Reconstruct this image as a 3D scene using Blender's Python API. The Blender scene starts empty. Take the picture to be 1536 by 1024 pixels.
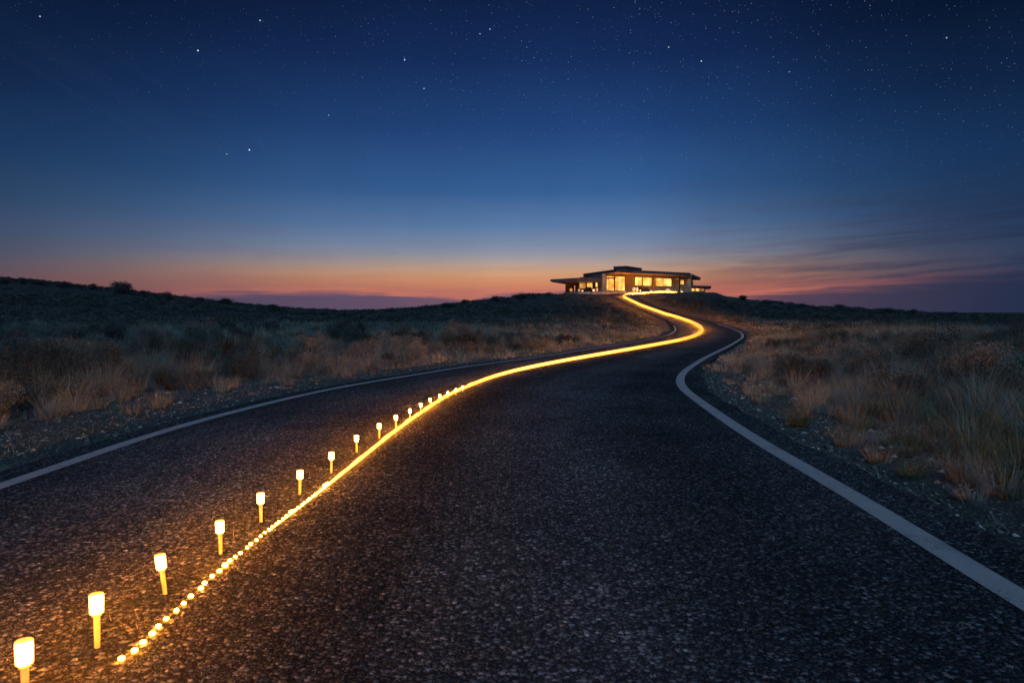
import bpy, math, random
import numpy as np

R = math.radians
rnd = random.Random(7)
rg = np.random.default_rng(11)
C = bpy.context.scene.collection
sc = bpy.context.scene

# ------------------------------------------------------------------ camera
CAMH = 1.2
F = 1024.0
PITCH = math.atan(37 / F)
cp, sp = math.cos(PITCH), math.sin(PITCH)
cam = bpy.data.cameras.new("camera")
co = bpy.data.objects.new("camera", cam)
C.objects.link(co)
co.location = (0, 0, CAMH)
co.rotation_euler = (math.pi / 2 - PITCH, 0, 0)
cam.lens = 24
cam.sensor_width = 36
cam.clip_start = 0.05
cam.clip_end = 9000
cam.dof.use_dof = True
cam.dof.focus_distance = 11
cam.dof.aperture_fstop = 5
sc.camera = co


def ray(u, v):
    """sight line of a point of the photograph (1536 x 1024) per metre of depth"""
    y = F * cp + (512 - v) * sp
    return (u - 768) / y, (-F * sp + (512 - v) * cp) / y


def at(u, v, Y):
    a, b = ray(u, v)
    return a * Y, Y, CAMH + b * Y


# ------------------------------------------------------------------ noise and profiles
def _hash(ix, iy, s):
    h = (ix * 374761393 + iy * 668265263 + s * 974634777) & 0xffffffff
    h = ((h ^ (h >> 13)) * 1274126177) & 0xffffffff
    return ((h ^ (h >> 16)) & 0xffff) / 65535.0


def vnoise(x, y, s=0):
    x = np.asarray(x, float); y = np.asarray(y, float)
    ix = np.floor(x).astype(np.int64); iy = np.floor(y).astype(np.int64)
    fx = x - ix; fy = y - iy
    fx = fx * fx * (3 - 2 * fx); fy = fy * fy * (3 - 2 * fy)
    a = _hash(ix, iy, s); b = _hash(ix + 1, iy, s); c = _hash(ix, iy + 1, s); d = _hash(ix + 1, iy + 1, s)
    return (a + (b - a) * fx) * (1 - fy) + (c + (d - c) * fx) * fy


def fbm(x, y, s=0, o=4):
    t = 0; a = 0.5; f = 1
    for k in range(o):
        t = t + a * (vnoise(np.asarray(x) * f, np.asarray(y) * f, s + k * 17) - 0.5); a *= 0.5; f *= 2.03
    return t


def sstep(a, b, x):
    t = np.clip((np.asarray(x, float) - a) / (b - a), 0, 1)
    return t * t * (3 - 2 * t)


_gy = np.arange(-60, 400, 0.25)
_gz = np.interp(_gy, [-60, 44, 52, 60, 70, 80, 95, 105, 113, 117, 122, 150, 400], [0, 0, .14, .42, .88, 1.45, 2.68, 3.75, 4.85, 5.28, 5.42, 5.42, 5.42])
_k = np.exp(-np.linspace(-2.5, 2.5, 25) ** 2); _k /= _k.sum()
_gz = np.convolve(np.pad(_gz, 12, mode='edge'), _k, mode='valid')


def zr(Y):
    return np.interp(Y, _gy, _gz)


def ground_pt(u, v):
    a, b = ray(u, v)
    Ys = np.arange(1.5, 122, 0.02)
    g = CAMH + b * Ys - zr(Ys)
    i = int(np.argmax(g <= 0))
    if g[i] > 0:
        i = len(Ys) - 1
    return a * Ys[i], Ys[i]


def spline(pts, step=0.25):
    P = np.array(pts, float)
    P = np.vstack([2 * P[0] - P[1], P, 2 * P[-1] - P[-2]])
    out = []
    for i in range(1, len(P) - 2):
        p0, p1, p2, p3 = P[i - 1:i + 3]
        d = [max(1e-6, np.linalg.norm(q - p) ** 0.5) for p, q in ((p0, p1), (p1, p2), (p2, p3))]
        m1 = (p2 - p1) + d[1] * ((p1 - p0) / d[0] - (p2 - p0) / (d[0] + d[1]))
        m2 = (p2 - p1) + d[1] * ((p3 - p2) / d[2] - (p3 - p1) / (d[1] + d[2]))
        n = max(3, int(np.linalg.norm(p2 - p1) / step * 2))
        for t in np.arange(n) / n:
            t2, t3 = t * t, t ** 3
            out.append((2 * t3 - 3 * t2 + 1) * p1 + (t3 - 2 * t2 + t) * m1 + (-2 * t3 + 3 * t2) * p2 + (t3 - t2) * m2)
    out.append(P[-2])
    out = np.array(out)
    s = np.concatenate([[0], np.cumsum(np.linalg.norm(np.diff(out, axis=0), axis=1))])
    q = np.arange(0, s[-1], step)
    return np.stack([np.interp(q, s, out[:, 0]), np.interp(q, s, out[:, 1])], 1)


def smooth(P, n=6):
    P = P.copy()
    for _ in range(n):
        P[1:-1] = 0.25 * P[:-2] + 0.5 * P[1:-1] + 0.25 * P[2:]
    return P


EL = [(-3.6, -22), (-3.66, -8), (-3.68, 0)] + [ground_pt(*p) for p in
      [(0, 725), (100, 692), (225, 650), (350, 616), (450, 592), (520, 578), (600, 565), (700, 549), (800, 536), (880, 524), (950, 513), (985, 506.5), (1003, 501), (1012, 495), (1007, 486), (997, 479), (974, 469), (948, 459.5), (930, 451), (917, 444)]] + [(14.5, 116.5)]
ER = [(2.2, -22), (2.2, -8), (2.2, 0)] + [ground_pt(*p) for p in
      [(1536, 888), (1400, 805), (1290, 741), (1150, 662), (1096, 628), (1055, 600), (1033, 584), (1026, 571), (1031, 559), (1046, 547), (1067, 534), (1091, 522), (1108, 512), (1116, 505), (1110, 497), (1086, 488.5), (1056, 480), (1020, 471), (983, 459), (965, 450.5), (958, 445), (975, 441.5)]]
ES = [ground_pt(*p) for p in
      [(182, 994), (207, 976), (240, 943), (270, 917), (320, 868), (385, 812), (450, 762), (530, 698), (590, 650), (632, 620), (680, 590), (750, 563), (810, 549), (880, 536), (950, 524), (1020, 511), (1043, 504), (1053, 495.5), (1044, 487.5), (1020, 478), (974, 463), (945.6, 451), (936, 445), (942, 441.2)]]
ES += [(22.3, 114.7), (26.4, 116.3), (28.4, 117.6)]
EL = smooth(spline(EL), 10); ER = smooth(spline(ER), 10); ES = spline(ES, 0.05)


def normals2(P):
    t = np.gradient(P, axis=0); t /= np.linalg.norm(t, axis=1)[:, None] + 1e-9
    return np.stack([t[:, 1], -t[:, 0]], 1)          # points to the right of the direction of travel


# pair the two edges, monotonically, into cross-sections
pair = []
j = 0
for i in range(len(EL)):
    lo, hi = j, min(len(ER), j + 60)
    d = np.linalg.norm(ER[lo:hi] - EL[i], axis=1)
    j = lo + int(np.argmin(d))
    pair.append((i, j))
PL = EL[[a for a, b in pair]]; PR = smooth(ER[[b for a, b in pair]], 14)
PC = 0.5 * (PL + PR); PW = 0.5 * np.linalg.norm(PL - PR, axis=1)


def road_dist(x, y):
    """metres outside the painted road edges (negative inside)"""
    x = np.asarray(x, float).ravel(); y = np.asarray(y, float).ravel()
    out = np.empty(len(x))
    c = PC[::2]; w = PW[::2]
    for a in range(0, len(x), 20000):
        X = x[a:a + 20000, None]; Y = y[a:a + 20000, None]
        out[a:a + 20000] = (np.sqrt((X - c[None, :, 0]) ** 2 + (Y - c[None, :, 1]) ** 2) - w[None, :]).min(axis=1)
    return out


_cpx = [-40, 0, 60, 100, 180, 260, 330, 400, 450, 500, 560, 620, 680, 740, 800, 850, 1060, 1100, 1150, 1200, 1260, 1320, 1400, 1460, 1536, 1700]
_cpy = [412, 419, 423, 428, 436.5, 444, 452, 461, 464, 466.5, 467.5, 463.5, 458.5, 449.5, 442, 439.5, 438.5, 445.5, 453, 458.5, 463.5, 467.5, 471, 473.5, 475.5, 478]


def terr(x, y, rd=None):
    x = np.asarray(x, float); y = np.asarray(y, float)
    rho = np.hypot(x, y) + 1e-6
    az = np.arctan2(x, y)
    c = np.cos(az)
    d = rho * np.maximum(c, 0.8)
    px = 768 + F * np.tan(np.clip(az, -0.72, 0.72))
    row = np.interp(px, _cpx, _cpy)
    zs = CAMH + (475 - row) / F * 119
    r = zr(d) / 5.42
    back = sstep(-0.2, 0.6, c)
    z = zs * r * back
    z = z * (1 - sstep(150, 330, rho)) - 1.5 * sstep(200, 420, rho)
    # far low ridges
    far = sstep(500, 1100, rho)
    z = z + far * (5.5 + 14 * fbm(x / 420, y / 420, 5, 3)) * sstep(0.25, 0.62, az)
    z = z + far * 2.0 * fbm(x / 160, y / 160, 9, 3)
    amp = 0.10 * sstep(4, 20, rho) + 0.42 * sstep(30, 90, rho)
    n = amp * 2 * fbm(x / 9, y / 9, 3, 4) + 0.05 * fbm(x / 1.3, y / 1.3, 8, 3)
    if rd is None:
        rd = road_dist(x, y).reshape(x.shape)
    w = sstep(0.5, 9, rd)
    wn = sstep(0.5, 5, rd)
    pad = 1 - sstep(0, 2.5, np.maximum(np.maximum(13 - x, x - .290 * y - .3), np.maximum(116 - y, y - 141)))
    z = z + n * wn * (1 - pad) + .38 * sstep(1.8, 8, rd) * (1 - sstep(55, 90, rho))
    base = zr(y)
    z = base * (1 - w) + z * w
    z = z * (1 - pad) + 5.38 * pad
    nr_ = 1 - sstep(14, 24, rho)
    sink = 0.045 * (1 - sstep(0, .4, rd - .05 - .3 * nr_))
    return z - sink - 0.012


# ------------------------------------------------------------------ mesh helpers
def link(name, me, mat, parent=None):
    o = bpy.data.objects.new(name, me)
    C.objects.link(o)
    if mat:
        me.materials.append(mat)
    if parent:
        o.parent = parent
    return o


def tag(o, label=None, cat=None, group=None, kind=None):
    if label: o['label'] = label
    if cat: o['category'] = cat
    if group: o['group'] = group
    if kind: o['kind'] = kind
    return o


def empty(name, loc, rz=0):
    o = bpy.data.objects.new(name, None)
    C.objects.link(o)
    o.location = loc; o.rotation_euler = (0, 0, rz)
    o.empty_display_size = 0.1
    return o


def np_mesh(name, V, Q, col=None, uv=None, smoothf=False):
    """V (n,3) points, Q (m,k) faces all of k corners"""
    V = np.asarray(V, np.float32); Q = np.asarray(Q, np.int32)
    me = bpy.data.meshes.new(name)
    k = Q.shape[1]
    me.vertices.add(len(V)); me.vertices.foreach_set('co', V.ravel())
    me.loops.add(Q.size); me.loops.foreach_set('vertex_index', Q.ravel())
    me.polygons.add(len(Q))
    me.polygons.foreach_set('loop_start', np.arange(len(Q), dtype=np.int32) * k)
    me.polygons.foreach_set('loop_total', np.full(len(Q), k, np.int32))
    if smoothf:
        me.polygons.foreach_set('use_smooth', np.ones(len(Q), bool))
    if col is not None:
        a = me.attributes.new('tint', 'FLOAT_COLOR', 'POINT')
        cc = np.ones((len(V), 4), np.float32); cc[:, :3] = col
        a.data.foreach_set('color', cc.ravel())
    if uv is not None:
        a = me.attributes.new('lane', 'FLOAT_VECTOR', 'POINT')
        cc = np.zeros((len(V), 3), np.float32); cc[:, :2] = uv
        a.data.foreach_set('vector', cc.ravel())
    me.update(calc_edges=True)
    return me


class MB:
    def __init__(s): s.v = []; s.f = []; s.smooth = False

    def box(s, a, b):
        n = len(s.v); (x0, y0, z0), (x1, y1, z1) = a, b
        s.v += [(x0, y0, z0), (x1, y0, z0), (x1, y1, z0), (x0, y1, z0), (x0, y0, z1), (x1, y0, z1), (x1, y1, z1), (x0, y1, z1)]
        s.f += [[n + i for i in q] for q in ((0, 3, 2, 1), (4, 5, 6, 7), (0, 1, 5, 4), (1, 2, 6, 5), (2, 3, 7, 6), (3, 0, 4, 7))]
        return s

    def slab(s, P, Q, z0, z1, t0, t1):
        """upright box along the line P-Q (ground plan), from t0 in front to t1 behind that line"""
        d = np.array(Q, float) - np.array(P, float); d /= np.linalg.norm(d)
        nn = np.array([-d[1], d[0]])
        P = np.array(P, float); Q = np.array(Q, float)
        s.prism([P + nn * t0, Q + nn * t0, Q + nn * t1, P + nn * t1], z0, z1)
        return s

    def prism(s, poly, z0, z1):
        """z1 may be a list of heights"""
        n = len(s.v); m = len(poly)
        zt = z1 if isinstance(z1, (list, tuple)) else [z1] * m
        zb = z0 if isinstance(z0, (list, tuple)) else [z0] * m
        s.v += [(p[0], p[1], zb[i]) for i, p in enumerate(poly)] + [(p[0], p[1], zt[i]) for i, p in enumerate(poly)]
        s.f += [[n + i for i in reversed(range(m))], [n + m + i for i in range(m)]]
        s.f += [[n + i, n + (i + 1) % m, n + m + (i + 1) % m, n + m + i] for i in range(m)]
        return s

    def lathe(s, prof, seg=20, c=(0, 0, 0), sq=(1, 1)):
        n = len(s.v)
        for r, z in prof:
            for k in range(seg):
                a = 2 * math.pi * k / seg
                s.v.append((c[0] + r * sq[0] * math.cos(a), c[1] + r * sq[1] * math.sin(a), c[2] + z))
        for i in range(len(prof) - 1):
            for k in range(seg):
                a = n + i * seg + k; b = n + i * seg + (k + 1) % seg
                s.f.append([a, b, b + seg, a + seg])
        s.f.append([n + k for k in reversed(range(seg))])
        s.f.append([n + (len(prof) - 1) * seg + k for k in range(seg)])
        s.smooth = True
        return s

    def tube(s, pts, rad, seg=8):
        n = len(s.v); pts = [np.array(p, float) for p in pts]
        m = len(pts)
        for i, p in enumerate(pts):
            t = pts[min(i + 1, m - 1)] - pts[max(i - 1, 0)]; t /= np.linalg.norm(t) + 1e-9
            up = np.array([0, 0, 1.0]) if abs(t[2]) < 0.9 else np.array([1.0, 0, 0])
            a = np.cross(t, up); a /= np.linalg.norm(a); b = np.cross(a, t)
            r = rad[i] if hasattr(rad, '__len__') else rad
            for k in range(seg):
                g = 2 * math.pi * k / seg
                s.v.append(tuple(p + r * (math.cos(g) * a + math.sin(g) * b)))
        for i in range(m - 1):
            for k in range(seg):
                q = n + i * seg
                s.f.append([q + k, q + (k + 1) % seg, q + seg + (k + 1) % seg, q + seg + k])
        s.f.append([n + k for k in range(seg)]); s.f.append([n + (m - 1) * seg + k for k in reversed(range(seg))])
        s.smooth = True
        return s

    def build(s, name, mat, parent=None, origin=None):
        me = bpy.data.meshes.new(name)
        v = s.v
        if origin is not None:
            v = [(a - origin[0], b - origin[1], c - origin[2]) for a, b, c in v]
        me.from_pydata([tuple(map(float, q)) for q in v], [], s.f)
        import bmesh
        bm = bmesh.new(); bm.from_mesh(me); bmesh.ops.recalc_face_normals(bm, faces=bm.faces)
        if s.smooth:
            for f in bm.faces: f.smooth = len(f.verts) == 4
        bm.to_mesh(me); bm.free()
        return link(name, me, mat, parent)


# ------------------------------------------------------------------ materials
def newmat(name):
    m = bpy.data.materials.new(name); m.use_nodes = True
    nt = m.node_tree; nt.nodes.clear()
    out = nt.nodes.new('ShaderNodeOutputMaterial')
    b = nt.nodes.new('ShaderNodeBsdfPrincipled')
    nt.links.new(b.outputs[0], out.inputs[0])
    return m, nt, b


class NG:
    """small node-graph writer"""
    def __init__(s, nt): s.nt = nt

    def n(s, t, **kw):
        o = s.nt.nodes.new(t)
        for k, v in kw.items(): setattr(o, k, v)
        return o

    def set(s, sock, v):
        if hasattr(v, 'is_output'): s.nt.links.new(v, sock)
        else: sock.default_value = v

    def m(s, op, a, b=0.0, c=None, clamp=False):
        o = s.n('ShaderNodeMath', operation=op, use_clamp=clamp)
        s.set(o.inputs[0], a); s.set(o.inputs[1], b)
        if c is not None: s.set(o.inputs[2], c)
        return o.outputs[0]

    def mr(s, v, a, b, c=0.0, d=1.0, t='SMOOTHSTEP'):
        o = s.n('ShaderNodeMapRange', interpolation_type=t)
        for i, x in enumerate((v, a, b, c, d)): s.set(o.inputs[i], x)
        return o.outputs[0]

    def noise(s, vec, scale, detail=4, rough=0.55, dist=0.0):
        o = s.n('ShaderNodeTexNoise')
        if vec is not None: s.set(o.inputs['Vector'], vec)
        o.inputs['Scale'].default_value = scale; o.inputs['Detail'].default_value = detail
        o.inputs['Roughness'].default_value = rough; o.inputs['Distortion'].default_value = dist
        return o.outputs['Fac']

    def ramp(s, f, stops, interp='LINEAR'):
        o = s.n('ShaderNodeValToRGB'); s.set(o.inputs[0], f)
        o.color_ramp.interpolation = interp
        e = o.color_ramp.elements
        while len(e) > 1: e.remove(e[-1])
        for i, (p, c) in enumerate(stops):
            q = e[0] if i == 0 else e.new(p)
            q.position = p
            q.color = (*(c if hasattr(c, '__len__') else (c, c, c)), 1)
        return o.outputs[0]

    def mix(s, f, a, b, typ='MIX'):
        o = s.n('ShaderNodeMix', data_type='RGBA', blend_type=typ)
        s.set(o.inputs[0], f)
        for i, x in ((6, a), (7, b)):
            if hasattr(x, '__len__') and len(x) == 3: x = (*x, 1)
            s.set(o.inputs[i], x)
        return o.outputs[2]

    def bump(s, h, strength=0.5, dist=0.01, normal=None):
        o = s.n('ShaderNodeBump'); s.set(o.inputs['Height'], h)
        o.inputs['Strength'].default_value = strength; o.inputs['Distance'].default_value = dist
        if normal is not None: s.nt.links.new(normal, o.inputs['Normal'])
        return o.outputs[0]

    def coord(s, scale=(1, 1, 1)):
        tc = s.n('ShaderNodeTexCoord'); mp = s.n('ShaderNodeMapping')
        s.nt.links.new(tc.outputs['Object'], mp.inputs[0]); mp.inputs['Scale'].default_value = scale
        return mp.outputs[0]


def lin(r, g, b):
    return tuple((c / 255 / 12.92) if c / 255 <= .04045 else ((c / 255 + .055) / 1.055) ** 2.4 for c in (r, g, b))


def simple(name, col, rough=0.7, metal=0.0, nscale=6.0, var=0.25, bump=0.0, bscale=40):
    m, nt, b = newmat(name); g = NG(nt); v = g.coord()
    f = g.noise(v, nscale, 5)
    c = g.mix(g.mr(f, .3, .7), tuple(x * (1 - var) for x in col), tuple(min(1, x * (1 + var)) for x in col))
    nt.links.new(c, b.inputs['Base Color'])
    b.inputs['Roughness'].default_value = rough; b.inputs['Metallic'].default_value = metal
    if bump:
        nt.links.new(g.bump(g.noise(v, bscale, 4), bump, 0.01), b.inputs['Normal'])
    return m


def glow(name, col, strength, base=(.8, .7, .5)):
    m, nt, b = newmat(name)
    b.inputs['Base Color'].default_value = (*base, 1); b.inputs['Roughness'].default_value = .4
    b.inputs['Emission Color'].default_value = (*col, 1); b.inputs['Emission Strength'].default_value = strength
    return m


# asphalt: chips of several sizes in dark binder, lengthwise streaks, bands of painted sheen and light spill
def make_asphalt():
    m, nt, b = newmat('asphalt'); g = NG(nt); v = g.coord()
    at_ = g.n('ShaderNodeAttribute', attribute_name='lane')
    sx = g.n('ShaderNodeSeparateXYZ'); nt.links.new(at_.outputs['Vector'], sx.inputs[0])
    u, w = sx.outputs[0], sx.outputs[1]
    # warp so that the chips are not regular cells
    wn = g.n('ShaderNodeTexNoise'); nt.links.new(v, wn.inputs[0]); wn.inputs['Scale'].default_value = 38
    add = g.n('ShaderNodeVectorMath', operation='MULTIPLY_ADD')
    nt.links.new(wn.outputs['Color'], add.inputs[0]); add.inputs[1].default_value = (.018,) * 3; nt.links.new(v, add.inputs[2])
    vv = add.outputs[0]
    def vor(scale, feat='F1'):
        o = g.n('ShaderNodeTexVoronoi', feature=feat); nt.links.new(vv, o.inputs['Vector']); o.inputs['Scale'].default_value = scale
        o.inputs['Randomness'].default_value = 1
        return o
    A = vor(44); B = vor(105)
    cs = g.n('ShaderNodeSeparateXYZ'); nt.links.new(A.outputs['Color'], cs.inputs[0])
    dome = g.mr(A.outputs['Distance'], .05, .62, 1, 0)
    proud = g.m('MULTIPLY', dome, g.mr(cs.outputs[0], .2, .95, .15, 1))
    small = g.m('MULTIPLY', g.mr(B.outputs['Distance'], .05, .6, 1, 0), .35)
    h = g.m('MAXIMUM', proud, small)
    h = g.m('ADD', h, g.m('MULTIPLY', g.noise(v, 260, 3), .25))
    chip = g.ramp(cs.outputs[1], [(0, (.040, .043, .045)), (.35, (.075, .082, .086)), (.7, (.13, .135, .138)), (.9, (.155, .165, .175)), (1, (.27, .28, .28))])
    binder = (.014, .015, .017)
    col = g.mix(g.mr(h, .12, .5), binder, chip)
    big = g.noise(v, .55, 4, .6)
    col = g.mix(g.mr(big, .35, .7), g.mix(1, col, (.72, .72, .74), 'MULTIPLY'), g.mix(1, col, (1.15, 1.15, 1.15), 'MULTIPLY'))
    # long streaks along the direction of travel
    cmb = g.n('ShaderNodeCombineXYZ'); nt.links.new(g.m('MULTIPLY', u, 7.0), cmb.inputs[0]); nt.links.new(g.m('MULTIPLY', w, .05), cmb.inputs[1])
    st = g.noise(cmb.outputs[0], 2.2, 4, .6)
    col = g.mix(g.mr(st, .32, .68), g.mix(1, col, (.9, .9, .9), 'MULTIPLY'), g.mix(1, col, (1.12, 1.12, 1.12), 'MULTIPLY'))
    # sheen and light spill painted in as paler and darker lengthwise bands
    sheen_band = g.m('SUBTRACT', 1.0, g.mr(g.m('ABSOLUTE', g.m('SUBTRACT', u, .64)), .02, .17))
    glow_band = g.m('SUBTRACT', 1.0, g.mr(g.m('ABSOLUTE', g.m('SUBTRACT', u, .23)), .05, .19))
    dim_band = g.m('SUBTRACT', 1.0, g.mr(g.m('ABSOLUTE', g.m('SUBTRACT', u, .49)), .02, .09))
    col = g.mix(g.m('MULTIPLY', g.m('ADD', sheen_band, glow_band), .6), col, g.mix(1, col, (1.8, 1.8, 1.8), 'MULTIPLY'))
    col = g.mix(g.m('MULTIPLY', dim_band, g.mr(big, .3, .7, .1, .4)), col, g.mix(1, col, (.45, .45, .45), 'MULTIPLY'))
    nt.links.new(col, b.inputs['Base Color'])
    rough = g.mr(st, .3, .7, .55, .66)
    rough = g.m('ADD', rough, g.m('MULTIPLY', g.noise(v, 300, 2), .12))
    nt.links.new(rough, b.inputs['Roughness'])
    b.inputs['Specular IOR Level'].default_value = 0
    nrm = g.bump(h, .8, .014)
    nt.links.new(nrm, b.inputs['Normal'])
    return m


def make_paint():
    m, nt, b = newmat('road_paint'); g = NG(nt); v = g.coord()
    wear = g.noise(v, 55, 5, .7); w2 = g.noise(v, 3, 4)
    k = g.mr(g.m('ADD', wear, g.m('MULTIPLY', w2, .5)), .58, .72)
    col = g.mix(k, (.12, .12, .12), g.mix(g.noise(v, 9, 5), (.22, .22, .22), (.31, .305, .30)))
    nt.links.new(col, b.inputs['Base Color']); b.inputs['Roughness'].default_value = .6
    nt.links.new(g.bump(g.noise(v, 90, 4, .7), .6, .006), b.inputs['Normal'])
    return m


def make_ground():
    m, nt, b = newmat('dry_ground'); g = NG(nt); v = g.coord()
    n1 = g.noise(v, .35, 6, .62); n2 = g.noise(v, 4.0, 6, .65); n3 = g.noise(v, 48, 5, .75)
    vo = g.n('ShaderNodeTexVoronoi'); nt.links.new(v, vo.inputs['Vector']); vo.inputs['Scale'].default_value = 62
    c = g.ramp(n1, [(.25, (.045, .050, .042)), (.45, (.085, .085, .066)), (.62, (.14, .125, .095)), (.8, (.062, .068, .054))])
    c2 = g.ramp(n2, [(.3, (.05, .05, .045)), (.55, (.16, .15, .13)), (.75, (.27, .25, .22))])
    c = g.mix(.5, c, c2)
    c = g.mix(g.mr(n3, .4, .7), g.mix(1, c, (.55, .55, .55), 'MULTIPLY'), g.mix(1, c, (1.35, 1.3, 1.25), 'MULTIPLY'))
    vs = g.n('ShaderNodeSeparateXYZ'); nt.links.new(vo.outputs['Color'], vs.inputs[0])
    c = g.mix(1, c, g.ramp(vs.outputs[0], [(0, .22), (.5, .48), (.85, .85), (1, 1.6)]), 'MULTIPLY')
    # far slopes painted darker with depth, holding down the fill light there
    pz = g.n('ShaderNodeSeparateXYZ'); nt.links.new(v, pz.inputs[0])
    far_dark = g.mr(g.m('ADD', pz.outputs[1], g.m('MULTIPLY', g.m('SUBTRACT', n1, .5), 30)), 48, 74)
    c = g.mix(g.m('MULTIPLY', far_dark, .85), c, g.mix(n2, (.010, .013, .012), (.034, .034, .028)))
    nt.links.new(c, b.inputs['Base Color']); b.inputs['Roughness'].default_value = .9
    h = g.m('ADD', g.m('MULTIPLY', n3, .6), g.m('MULTIPLY', vo.outputs['Distance'], .5))
    nt.links.new(g.bump(h, 1.0, .045), b.inputs['Normal'])
    return m


def make_tint(name, rough=.75, trans=.15):
    m, nt, b = newmat(name); g = NG(nt)
    a = g.n('ShaderNodeAttribute', attribute_name='tint')
    oi = g.n('ShaderNodeObjectInfo')
    hs = g.n('ShaderNodeHueSaturation'); nt.links.new(a.outputs['Color'], hs.inputs['Color'])
    nt.links.new(g.mr(oi.outputs['Random'], 0, 1, .7, 1.35, 'LINEAR'), hs.inputs['Value'])
    nt.links.new(hs.outputs[0], b.inputs['Base Color'])
    b.inputs['Roughness'].default_value = rough
    b.inputs['Specular IOR Level'].default_value = .25
    if trans:
        tr = nt.nodes.new('ShaderNodeBsdfTranslucent'); nt.links.new(hs.outputs[0], tr.inputs[0])
        mx = nt.nodes.new('ShaderNodeMixShader'); mx.inputs[0].default_value = trans
        out = [n for n in nt.nodes if n.type == 'OUTPUT_MATERIAL'][0]
        nt.links.new(b.outputs[0], mx.inputs[1]); nt.links.new(tr.outputs[0], mx.inputs[2]); nt.links.new(mx.outputs[0], out.inputs[0])
    return m


AMBER = (1.0, .268, .016)


def core_glow(name, strength, rim=1.5, power=3.0, zc=None, zh=1.0):
    '''hot emission seen straight on; amber grazing rim painted in for the bloom'''
    m, nt, b = newmat(name); g = NG(nt)
    lw = g.n('ShaderNodeLayerWeight'); lw.inputs['Blend'].default_value = .5
    k = g.mr(lw.outputs['Facing'], .0, .95, 1, 0, 'LINEAR')
    if zc is not None:
        sz_ = g.n('ShaderNodeSeparateXYZ'); nt.links.new(g.coord(), sz_.inputs[0])
        k = g.m('MULTIPLY', k, g.mr(g.m('ABSOLUTE', g.m('SUBTRACT', sz_.outputs[2], zc)), zh * .55, zh, 1, .12))
    k = g.m('POWER', k, power)
    nt.links.new(g.mix(g.m('MINIMUM', g.m('MULTIPLY', k, 6), 1), (1, .34, .03), AMBER), b.inputs['Emission Color'])
    nt.links.new(g.m('ADD', g.m('MULTIPLY', k, strength), rim), b.inputs['Emission Strength'])
    b.inputs['Base Color'].default_value = (.5, .3, .12, 1)
    return m


M = dict(
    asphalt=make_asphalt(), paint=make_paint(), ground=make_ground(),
    grass=make_tint('grass_blades'), leaf=make_tint('shrub_leaves', .8, .08), stone=make_tint('stones', .85, 0),
    bark=simple('bark', (.09, .07, .05), .9, bump=.5),
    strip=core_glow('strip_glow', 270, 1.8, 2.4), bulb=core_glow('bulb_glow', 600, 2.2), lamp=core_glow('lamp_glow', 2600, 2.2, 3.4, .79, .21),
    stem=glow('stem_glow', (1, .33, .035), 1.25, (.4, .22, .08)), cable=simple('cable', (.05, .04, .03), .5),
    wall=simple('stucco_wall', (.32, .24, .15), .85, nscale=1.2, var=.15, bump=.3),
    roof=simple('roof_metal', (.055, .06, .075), .5, .2, nscale=1.0, var=.3),
    soffit=simple('timber_soffit', (.45, .36, .26), .6, nscale=3, var=.2),
    frame=simple('dark_frame', (.03, .027, .025), .5),
    slab=simple('terrace_stone', (.30, .26, .21), .8, nscale=2, bump=.3),
    dark=simple('dark_upholstery', (.03, .03, .033), .8),
    orb=glow('lantern_glow', (1, .33, .06), .42), orbhot=glow('globe_glow', (1, .50, .16), 1.5),
    pot=simple('clay_pot', (.25, .15, .09), .8),
)


def make_pane(name, strength, scale, warm=(1, .36, .05), pale=(1, .52, .13)):
    """lit room behind curtains and glass: folds, furniture and lamps differ across the pane"""
    m, nt, b = newmat(name); g = NG(nt)
    v = g.coord((scale, scale, .35))
    f = g.noise(v, 1.0, 3, .6)
    f2 = g.noise(g.coord((.55, .55, .8)), 1.0, 3, .55)
    col = g.mix(g.mr(f2, .35, .65), warm, pale)
    nt.links.new(col, b.inputs['Emission Color'])
    s = g.m('MULTIPLY', g.mr(f, .25, .75, .5, 1.25), g.mr(f2, .3, .7, .6, 1.3))
    nt.links.new(g.m('MULTIPLY', s, strength), b.inputs['Emission Strength'])
    b.inputs['Base Color'].default_value = (.1, .08, .06, 1); b.inputs['Roughness'].default_value = .15
    return m


M['pane'] = make_pane('lit_window', 1.95, 2.4)
M['pane_dim'] = make_pane('dim_lit_window', .62, 1.8, (1, .34, .07), (1, .50, .17))

# ------------------------------------------------------------------ terrain
NT = 900
th_in = np.linspace(R(-50), R(50), 620)
th_out = np.linspace(R(50), R(310), 150)[1:-1]
th = np.concatenate([th_in, th_out]); NTh = len(th)
rho = np.concatenate([[0.3, .8], np.geomspace(1.3, 160, 300), np.geomspace(165, 6000, 70)])
TT, RR = np.meshgrid(th, rho)
X = RR * np.sin(TT); Y = RR * np.cos(TT)
Z = terr(X, Y)
V = np.stack([X.ravel(), Y.ravel(), Z.ravel()], 1)
nr = len(rho)
i = np.arange(nr - 1)[:, None]; k = np.arange(NTh)[None, :]
k2 = (k + 1) % NTh
Q = np.stack([(i * NTh + k), (i * NTh + k2), ((i + 1) * NTh + k2), ((i + 1) * NTh + k)], -1).reshape(-1, 4)
Q = Q[:, ::-1]
me = np_mesh('ground', V, Q, smoothf=True)
cen = len(V)
g_ = link('ground', me, M['ground']); tag(g_, 'dry scrubland soil and gravel rolling up to a low hill', kind='structure')
# close the small hole under the viewpoint
import bmesh
bm = bmesh.new(); bm.from_mesh(me); bm.verts.ensure_lookup_table()
bm.faces.new([bm.verts[q] for q in reversed(range(NTh))])
bm.to_mesh(me); bm.free()


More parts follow.
